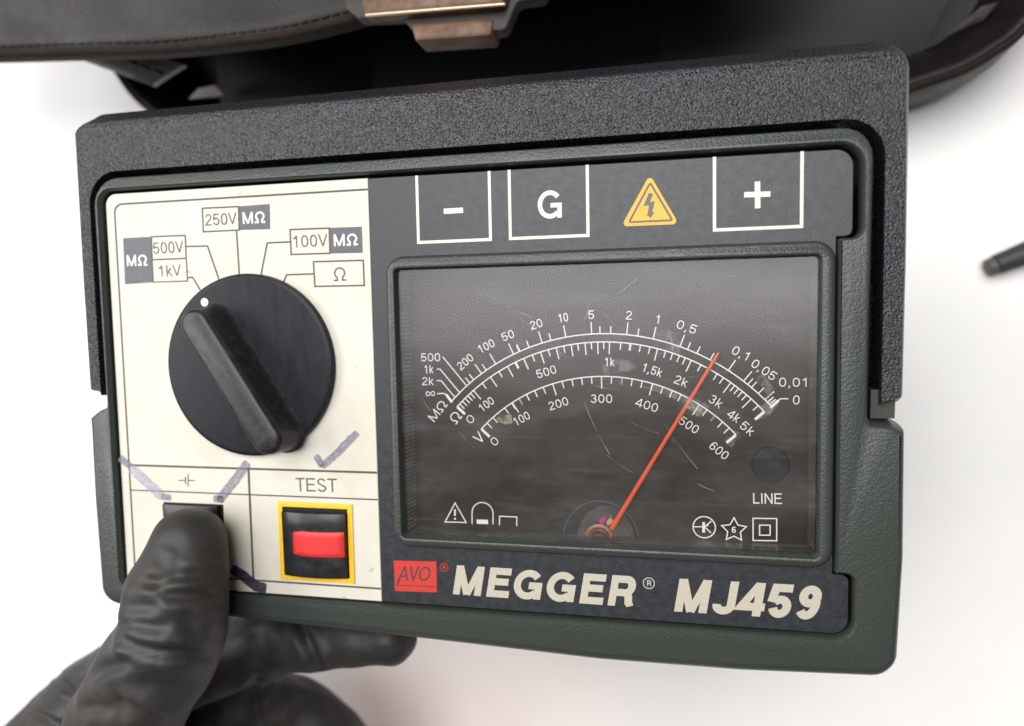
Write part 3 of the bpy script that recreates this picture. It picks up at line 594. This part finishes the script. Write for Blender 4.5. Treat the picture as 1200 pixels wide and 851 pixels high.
# ------------------------------------------------------------------ the gloved left hand
def chain(mb, pts, n=22):
    """round-ended tapering limb; pts = (x, y, z, radius)"""
    pts = [(Vector(p[:3]), p[3]) for p in pts]; sm = []
    N = len(pts)
    for i in range(N-1):       # Catmull-Rom through the joints
        p0 = pts[max(i-1, 0)]; p1 = pts[i]; p2 = pts[i+1]; p3 = pts[min(i+2, N-1)]
        for k in range(6):
            t = k/6; h = lambda a, b, c, d: .5*((2*b)+(-a+c)*t+(2*a-5*b+4*c-d)*t*t+(-a+3*b-3*c+d)*t**3)
            sm.append((Vector([h(p0[0][j], p1[0][j], p2[0][j], p3[0][j]) for j in range(3)]), h(p0[1], p1[1], p2[1], p3[1])))
    sm.append(pts[-1])
    e0 = (sm[1][0]-sm[0][0]).normalized(); e1 = (sm[-1][0]-sm[-2][0]).normalized(); ring = []
    for k in range(6): a = math.pi/2*(1-k/6); ring.append((sm[0][0]-e0*sm[0][1]*math.sin(a), max(.02, sm[0][1]*math.cos(a)), e0))
    for i, (p, r) in enumerate(sm):
        e = (sm[min(i+1, len(sm)-1)][0]-sm[max(i-1, 0)][0]).normalized(); ring.append((p, r, e))
    for k in range(1, 7): a = math.pi/2*k/6; ring.append((sm[-1][0]+e1*sm[-1][1]*math.sin(a), max(.02, sm[-1][1]*math.cos(a)), e1))
    vv = []
    for p, r, e in ring:
        u = Vector((0, 0, 1)).cross(e); u = u.normalized() if u.length > .05 else Vector((1, 0, 0)); w = e.cross(u)
        vv += [p+u*(r*math.cos(2*math.pi*i/n))+w*(r*math.sin(2*math.pi*i/n)) for i in range(n)]
    R_ = len(ring)
    mb.add([tuple(v) for v in vv], [(k*n+i, k*n+(i+1) % n, (k+1)*n+(i+1) % n, (k+1)*n+i) for k in range(R_-1) for i in range(n)]+[tuple(range(n))[::-1], tuple((R_-1)*n+i for i in range(n))])
def J(u, v, z, r): p = P(u, v, z); return (p.x, p.y, z, r)
mb = MB()
chain(mb, [J(222, 638, 10.2, 8.9), J(216, 664, 11.5, 10.3), J(209, 690, 12.5, 11.5), J(205, 725, 13.5, 11.9), J(192, 765, 12.5, 12.9), J(166, 806, 9, 13.2), J(146, 851, 4, 14.2), J(112, 950, -12, 17), J(90, 1060, -30, 20)])
chain(mb, [J(459, 748, -27, 7.4), J(415, 745, -28, 8.7), J(372, 748, -29, 9.2), J(330, 750, -30, 10.0), J(250, 770, -32, 12.5), J(160, 800, -36, 16), J(88, 862, -40, 19), J(40, 930, -44, 21), J(70, 1060, -48, 24)])
chain(mb, [J(415, 1010, -84, 9.5), J(418, 940, -80, 10.8), J(392, 874, -74, 12.5), J(328, 831, -68, 12.6), J(240, 846, -58, 14.5), J(130, 960, -62, 17), J(80, 1060, -52, 22)])
chain(mb, [J(395, 1110, -96, 9.5), J(390, 1040, -98, 10.5), J(360, 985, -96, 11.5), J(300, 965, -90, 12), J(200, 1000, -78, 13), J(100, 1080, -60, 20)])
chain(mb, [J(350, 1190, -98, 8), J(340, 1120, -100, 9), J(300, 1075, -97, 10), J(230, 1070, -90, 11), J(120, 1130, -68, 18)])
chain(mb, [J(78, 915, -46, 21), J(105, 990, -54, 25), J(110, 1070, -58, 25), J(110, 1130, -58, 22)])
chain(mb, [J(75, 1000, -44, 24), J(85, 1080, -48, 27), J(60, 1180, -55, 30), J(0, 1330, -62, 28), J(-70, 1480, -66, 30)])
hm = bpy.data.meshes.new('hand_base'); hm.from_pydata([tuple(V3(*v)) for v in mb.v], [], mb.f); hm.update()
ho_ = bpy.data.objects.new('hand_base', hm); COL.objects.link(ho_)
rm = ho_.modifiers.new('remesh', 'REMESH'); rm.mode = 'VOXEL'; rm.voxel_size = .00085
me = bpy.data.meshes.new_from_object(ho_.evaluated_get(bpy.context.evaluated_depsgraph_get())); bpy.data.objects.remove(ho_)
nv = len(me.vertices); co = np.empty(nv*3); me.vertices.foreach_get('co', co); co = co.reshape(-1, 3)
ne = len(me.edges); ed = np.empty(ne*2, dtype=np.int64); me.edges.foreach_get('vertices', ed); ed = ed.reshape(-1, 2)
deg = np.bincount(ed.ravel(), minlength=nv).astype(float)
def lap(c, it, lam=.5):
    for _ in range(it):
        acc = np.zeros_like(c)
        for k in range(3):
            acc[:, k] = np.bincount(ed[:, 0], c[ed[:, 1], k], nv)+np.bincount(ed[:, 1], c[ed[:, 0], k], nv)
        c = c+(acc/deg[:, None]-c)*lam
    return c
co = lap(co, 14)
mm = co*1000; mm[:, 2] -= HZ
# folds of the glove: polylines (image places turned into view rays), depth, width
Rn = np.array(RC); C_ = np.array(CAM)
q = (mm-C_) @ Rn; pu = 600+FPX*q[:, 0]/-q[:, 2]; pv = 425.5-FPX*q[:, 1]/-q[:, 2]
me.vertices.foreach_set('co', co.ravel()); me.update()
nr = np.empty(nv*3); me.vertices.foreach_get('normal', nr); nr = nr.reshape(-1, 3)
view = (C_-mm); view /= np.linalg.norm(view, axis=1)[:, None]; facing = np.clip((nr*view).sum(1)*2.2+.15, 0, 1)
def pdist(pts):
    best = np.full(nv, 1e9); tt = np.zeros(nv); side = np.zeros(nv); L = len(pts)-1
    for i in range(L):
        a = np.array(pts[i], float); b = np.array(pts[i+1], float); d = b-a; l2 = d@d
        t = np.clip(((pu-a[0])*d[0]+(pv-a[1])*d[1])/l2, 0, 1); ex = pu-(a[0]+t*d[0]); ey = pv-(a[1]+t*d[1]); dd = np.hypot(ex, ey)
        m = dd < best; best[m] = dd[m]; tt[m] = (i+t[m])/L; side[m] = np.sign(ey[m]*d[0]-ex[m]*d[1])
    return best, tt, side
disp = np.zeros(nv)
def fold(pts, depth, w, zr, ridge=.55):
    global disp
    w = w*1.5; depth = depth*1.35
    d, t, sd = pdist(pts); taper = np.clip(np.sin(np.pi*np.clip(t, 0, 1))*1.6+.08, 0, 1); ok = (mm[:, 2] > zr[0]) & (mm[:, 2] < zr[1])
    g = -depth*np.exp(-(d/w)**2)+depth*ridge*np.exp(-((d-2.1*w)/(1.3*w))**2)
    disp += np.where(ok, g*taper, 0)*facing
TZ = (-12, 60); LZ = (-120, -14)
fold([(163, 681), (185, 683), (205, 677), (229, 675), (268, 684)], 1.15, 4.2, TZ)
fold([(180, 695), (205, 697), (232, 696), (268, 699)], 1.0, 4.5, TZ, .7)
fold([(186, 664), (200, 667), (214, 661)], .6, 5, TZ)
fold([(138, 745), (150, 751), (164, 759), (188, 764), (222, 765), (252, 771)], 1.0, 4, TZ)
fold([(125, 733), (160, 733), (200, 735)], .7, 4.5, TZ)
fold([(214, 720), (226, 735), (232, 752)], .5, 7, TZ)
fold([(98, 793), (120, 783), (140, 779), (160, 770)], .8, 4.5, TZ)
fold([(126, 812), (148, 828), (178, 839), (215, 847), (238, 850)], 1.2, 5, TZ)
fold([(88, 834), (110, 828), (136, 832), (150, 845)], .8, 5, TZ)
fold([(160, 800), (190, 803), (225, 818)], .6, 8, TZ)
fold([(140, 715), (170, 712), (190, 716)], .6, 6, TZ)
fold([(58, 776), (70, 794), (88, 816)], 1.1, 3, LZ); fold([(38, 834), (54, 842), (72, 853)], 1.0, 3, LZ)
fold([(100, 760), (94, 790)], .6, 4, LZ)
fold([(352, 722), (358, 748), (367, 768), (376, 790)], 1.6, 3.4, LZ, .4); fold([(300, 735), (306, 760), (300, 786)], .6, 7, LZ)
fold([(303, 790), (299, 820), (305, 856)], 1.4, 5, LZ); fold([(334, 806), (324, 826), (314, 846)], .9, 5, LZ); fold([(370, 815), (352, 832), (345, 855)], .7, 6, LZ)
# small loose ripples of the rubber
for k in range(14):
    f = rng.normal(size=3); f /= np.linalg.norm(f); lam_ = rng.uniform(7, 19)
    disp += rng.uniform(.04, .10)*np.sin(2*np.pi*(mm@f)/lam_+rng.uniform(0, 6.28)+1.3*np.sin(mm@rng.normal(size=3)/9))
co = lap(co+nr*disp[:, None]*.001, 2, .4)
me.vertices.foreach_set('co', co.ravel()); me.polygons.foreach_set('use_smooth', [True]*len(me.polygons)); me.update()
me.name = 'gloved_hand'; me.materials.clear(); me.materials.append(M['glove'])
HND = bpy.data.objects.new('gloved_hand', me); COL.objects.link(HND)
tag(HND, 'left hand in a creased dusty black rubber glove, thumb pressing the black button', 'hand')
# ------------------------------------------------------------------ the leather carrying case behind the tester
CS = empty('leather_case', (70, 110, -129.5))
tag(CS, 'open black leather carrying case with stitched lid and copper coloured clasp', 'case')
def sweepwall(name, path, prof, m, parent):
    """profile (inward offset, z) swept along an open path"""
    n = len(path); nn_ = []
    for i in range(n):
        e = (Vector(path[min(i+1, n-1)])-Vector(path[max(i-1, 0)])).normalized(); nn_.append(Vector((-e.y, e.x)))
    mb = MB(); K = len(prof)
    mb.add([(path[i][0]+nn_[i].x*d, path[i][1]+nn_[i].y*d, z) for i in range(n) for d, z in prof], [(i*K+k, (i+1)*K+k, (i+1)*K+k+1, i*K+k+1) for i in range(n-1) for k in range(K-1)])
    return mb.build(name, m, parent, 60)
def smoothpath(pts, k=8):
    pts = [Vector(p[:2]) for p in pts]; o = []; N = len(pts)
    for i in range(N-1):
        p0, p1, p2, p3 = pts[max(i-1, 0)], pts[i], pts[i+1], pts[min(i+2, N-1)]
        for j in range(k):
            t = j/k; q_ = .5*((2*p1)+(-p0+p2)*t+(2*p0-5*p1+4*p2-p3)*t*t+(-p0+3*p1-3*p2+p3)*t**3); o.append((q_.x, q_.y))
    o.append(tuple(pts[-1])); return o
lipz = -98
lp_ = [P(*p, lipz)[:2] for p in ((60, -180), (88, -40), (112, 40), (137, 88), (166, 123), (230, 165), (350, 190), (600, 190), (860, 165), (990, 133), (1070, 104), (1130, 83), (1170, 60), (1200, 37), (1245, -20), (1275, -110), (1270, -220))]
lp_ = [Vector((80, 262)), Vector((-110, 258))]+lp_[0:]+[Vector((262, 255)), Vector((80.2, 262))]
lp_ = smoothpath(lp_)
sweepwall('case_wall', lp_, [(0, -129.6), (-2.0, -118), (-1.2, -104), (0, -99), (.8, -97.6), (2.4, -97.3), (4.2, -98.6), (10, -105), (13.5, -112), (15, -124)], M['leather'], CS)
sweepwall('lip_edge', lp_, [(-.55, -102), (-.9, -99.2), (-.2, -97.5), (.7, -97.2), (1.2, -97.5)], M['edge'], CS)
fl = [(x, y) for x, y in lp_]; mb = MB(); mb.add([(x, y, -123.5) for x, y in fl]+[(75, 150, -123.5)], [(i, i+1, len(fl)) for i in range(len(fl)-1)]); mb.build('case_floor', M['lining'], CS)
# folded lining panels catching the light at either end of the opening
def sheet(name, rows, m, parent, thick=1.6):
    """curved panel from rows of 3-D points, given a thickness"""
    R_ = len(rows); K = len(rows[0]); up = [tuple(p) for r in rows for p in r]; dn = [(x, y, z-thick) for x, y, z in up]; n = R_*K
    ff = [(i*K+k, i*K+k+1, (i+1)*K+k+1, (i+1)*K+k) for i in range(R_-1) for k in range(K-1)]
    ff += [tuple(n+a for a in q_)[::-1] for q_ in ff]
    b = [k for k in range(K)]+[i*K+K-1 for i in range(1, R_)]+[(R_-1)*K+k for k in range(K-2, -1, -1)]+[i*K for i in range(R_-2, 0, -1)]
    ff += [(b[i], n+b[i], n+b[(i+1) % len(b)], b[(i+1) % len(b)]) for i in range(len(b))]
    mb = MB(); mb.add(up+dn, ff); return mb.build(name, m, parent, 40)
def grid(c00, c10, c11, c01, nu=10, nv_=6, bul=0):
    """bilinear patch between four corners with a bulge"""
    c = [Vector(a) for a in (c00, c10, c11, c01)]; rows = []
    for j in range(nv_+1):
        t = j/nv_; r = []
        for i in range(nu+1):
            s_ = i/nu; p = (c[0]*(1-s_)+c[1]*s_)*(1-t)+(c[3]*(1-s_)+c[2]*s_)*t; p.z += bul*math.sin(math.pi*s_)*math.sin(math.pi*t*.9+.2); r.append(tuple(p))
        rows.append(r)
    return rows
def PZ(u, v, z): p = P(u, v, z); return (p.x, p.y, z)
sheet('lining_panel', grid(PZ(262, 150, -112), PZ(440, 160, -125), PZ(460, -60, -125), PZ(238, -40, -96), bul=6), M['lining'], CS)
sheet('lining_panel', grid(PZ(760, 150, -125), PZ(1075, 75, -113), PZ(1150, -80, -100), PZ(740, -90, -125), bul=1.5), M['lining'], CS)
sheet('lining_tab', grid(PZ(1108, 42, -105), PZ(1152, 24, -104), PZ(1170, 2, -101), PZ(1150, 8, -101), nu=4, nv_=3, bul=.5), mat('pale_grey_lining', (.10, .09, .095), .45, .4, var=(.06, .055, .055), vscale=300), CS, .8)  # small piece, paler grey than the lining round it
sheet('bright_wedge_filler', grid(PZ(221, 116, -96), PZ(262, 112, -97), PZ(252, 100, -95), PZ(232, 104, -95), nu=4, nv_=3, bul=.5), mat('bright_wedge_tone', (.42, .38, .37), .5, .4), CS, .8)  # invented filler piece, stands in for a bright wedge in the case opening
# side gusset: a folded strip of leather under the lid, with stitches
sheet('side_gusset', grid(PZ(40, 50, -58), PZ(60, 20, -54), PZ(215, 76, -66), PZ(178, 100, -70), nu=6, nv_=14, bul=2), mat('scuffed_leather', (.040, .037, .036), .42, .5, var=(.024, .022, .021), vscale=120, bump=.3, bscale=900), CS, 2.2)
def stitches(name, path, m, parent, pitch=3.4, r=.42, dz=0):
    """a row of stitches, each an object sharing one mesh"""
    n = 6; vv = []; ff = []
    for t, rr_ in ((-.42, .35), (-.3, 1), (.3, 1), (.42, .35)):
        for k in range(n): an = 2*math.pi*k/n; vv.append((t*pitch*.001, r*rr_*math.cos(an)*.001, r*rr_*math.sin(an)*.0008))
    ff = [(j*n+k, j*n+(k+1) % n, (j+1)*n+(k+1) % n, (j+1)*n+k) for j in range(3) for k in range(n)]+[tuple(range(n))[::-1], tuple(3*n+k for k in range(n))]
    me = bpy.data.meshes.new(name); me.from_pydata(vv, [], ff); me.update(); me.polygons.foreach_set('use_smooth', [True]*len(me.polygons)); me.materials.append(m)
    pth = [Vector(p) for p in path]; acc = 0; off = Vector((0, 0, 0)); q_ = parent
    while q_ is not None: off += q_.location; q_ = q_.parent
    for i in range(len(pth)-1):
        a, b = pth[i], pth[i+1]; L_ = (b-a).length; e_ = (b-a).normalized(); s_ = acc
        while s_ < L_:
            c = a+e_*s_; o = bpy.data.objects.new(name, me); COL.objects.link(o); o.parent = parent
            o.location = V3(c.x, c.y, c.z+dz)-off; o.rotation_euler = (0, -math.asin(max(-1, min(1, e_.z))), math.atan2(e_.y, e_.x)+random.uniform(-.05, .05)); s_ += pitch
        acc = s_-L_
stitches('stitch', [PZ(118, 60, -60.5), PZ(150, 72, -61.5), PZ(172, 80, -62.5), PZ(198, 90, -64.5)], M['thread'], CS, 4.5, .75, 1.6)
# lid
ZL = -40
edge_px = [(-260, 78), (-120, 70), (0, 66), (100, 63), (190, 60), (270, 52), (330, 44), (400, 28), (460, 10), (560, -6), (700, -18), (850, -40), (960, -80), (1020, -150)]
lid_edge = smoothpath([P(*p, ZL)[:2] for p in edge_px], 6)
rows = []
for k, (d, dz) in enumerate(((0, -2.2), (.1, -.8), (.7, 0), (2.2, .2), (3.4, -.2), (6, .4), (14, 2.5), (30, 6), (60, 9.5), (100, 10), (160, 8))):
    r = []
    for i, (x, y) in enumerate(lid_edge):
        e_ = (Vector(lid_edge[min(i+1, len(lid_edge)-1)])-Vector(lid_edge[max(i-1, 0)])).normalized()
        f_ = max(0, d-6)/154; xx = (x-60)*(1-.0012*d)+60-e_.y*min(d, 6); y0_ = y+e_.x*min(d, 6)
        r.append((xx, y0_+(262-y0_)*f_, ZL+dz+.8*math.sin(x*.11+d*.05)*min(1, d/14)))
    rows.append(r)
LD = sheet('lid', rows, M['leather'], CS, 3.0)
xs_ = [p[0] for p in rows[-1]]; xa_, xb_ = min(xs_)+12, max(xs_)-6
sheet('lid_hinge', [[(xa_+(xb_-xa_)*i/12, 262+4*math.sin(math.pi*t), ZL+8+(-98-ZL-8)*t) for i in range(13)] for t in (0, .15, .35, .6, .8, 1)], M['leather'], CS, 2.0)
mb = MB()
st = [Vector((rows[3][i][0]*.4+rows[4][i][0]*.6, rows[3][i][1]*.4+rows[4][i][1]*.6, ZL+.25)) for i in range(len(lid_edge))]
st = [p for p in st if -80 < p.x < 75]
stitches('stitch', st, M['thread'], LD, 3.3, .42, 0)
sweepwall('bound_edge', lid_edge, [(-.3, ZL-5.4), (-.5, ZL-2), (-.2, ZL-.4), (.6, ZL+.35), (2.2, ZL+.42)], M['edge'], LD)
# clasp: pressed copper-coloured plate with a tongue below it
def plate(name, px, z0, z1, m, parent, r=1.0, b=.7):
    pts = [P(*p, z1)[:2] for p in px]; return solid(name, fillet(pts, r), [], [(0, z0), (0, z1-b), (b*.3, z1-b*.3), (b, z1)], [], m, parent)
plate('clasp_backplate', [(398, -60), (404, 10), (420, 22), (470, 20), (486, 40), (592, 36), (606, 2), (640, -2), (640, -70)], -41, -36, mat('brown_backing', (.012, .009, .0065), .5, .4, var=(.022, .017, .012), vscale=200), CS, 2)
CL = plate('clasp_plate', [(420, -45), (424, 19), (592, 5), (594, -58)], -36, -31.5, M['clasp'], CS, 2.2, 1.2)
plate('clasp_tongue', [(480, 26), (486, 48), (576, 42), (578, 20)], -44, -35.2, M['clasp'], CS, 1.3, 1.0)
mb = MB(); a_, b_ = P(429, 17, -31.6), P(590, 4, -31.6)
chain(mb, [(a_.x, a_.y, -32.2, .55), ((a_.x+b_.x)/2, (a_.y+b_.y)/2, -32.2, .55), (b_.x, b_.y, -32.2, .5)], 8); mb.build('worn_edge', mat('bare_metal_edge', (.55, .44, .32), .35, .5, metallic=.6), CL, True)
# ------------------------------------------------------------------ probe lying on the bench, a fibre of lint
PR = empty('test_probe', (252, -15, -129.5))
tag(PR, 'grey test probe with a blunt dull tip lying on the white bench', 'probe')
pa = P(1168, 310.5, -125.2); pb = P(1200, 298, -125.2); e_ = (pb-pa).normalized()
def conn(name, segs, m, n=18):
    mb = MB(); u = Vector((-e_.y, e_.x, 0)); vv = []
    for s_, r in segs:
        for k in range(n): an = 2*math.pi*k/n; q_ = pa+e_*s_+u*(r*math.cos(an)); vv.append((q_.x, q_.y, -129.7+max(3.4, r)+r*math.sin(an)))
    R_ = len(segs); mb.add(vv, [(j*n+k, j*n+(k+1) % n, (j+1)*n+(k+1) % n, (j+1)*n+k) for j in range(R_-1) for k in range(n)]+[tuple(range(n))[::-1], tuple((R_-1)*n+k for k in range(n))])
    return mb.build(name, m, PR, 40)
conn('probe_body', [(0, 3.2), (.3, 3.5), (10, 4.0), (26, 4.8), (30, 6.0), (33, 6.0), (36, 5.0), (90, 5.2), (104, 3.6), (112, 2.6)], M['probe'])
conn('probe_tip', [(-2.9, 2.6), (-2.6, 3.0), (-.1, 3.05)], M['probe_tip'])
w0 = pa+e_*110; mb = MB()
chain(mb, [(w0.x, w0.y, -126.4, 2.4), (w0.x+40, w0.y+30, -127.2, 2.4), (w0.x+30, w0.y+75, -127.2, 2.4), (w0.x-45, w0.y+60, -127.2, 2.4), (270, 17, -127.2, 2.4), (262, 3, -127.0, 2.5)], 10)
mb.build('test_lead', M['black'], PR, True)
fa = P(95, 491, -129.6); fb = P(100.5, 482, -129.5); mb = MB()
chain(mb, [(fa.x, fa.y, -129.6, .22), ((fa.x+fb.x)/2+.3, (fa.y+fb.y)/2, -129.5, .3), (fb.x, fb.y, -129.5, .35)], 6)
tag(mb.build('lint_fibre', mat('grey_lint', (.30, .29, .28), .7), None, True), 'tiny grey fibre of lint on the white bench left of the tester', 'lint')
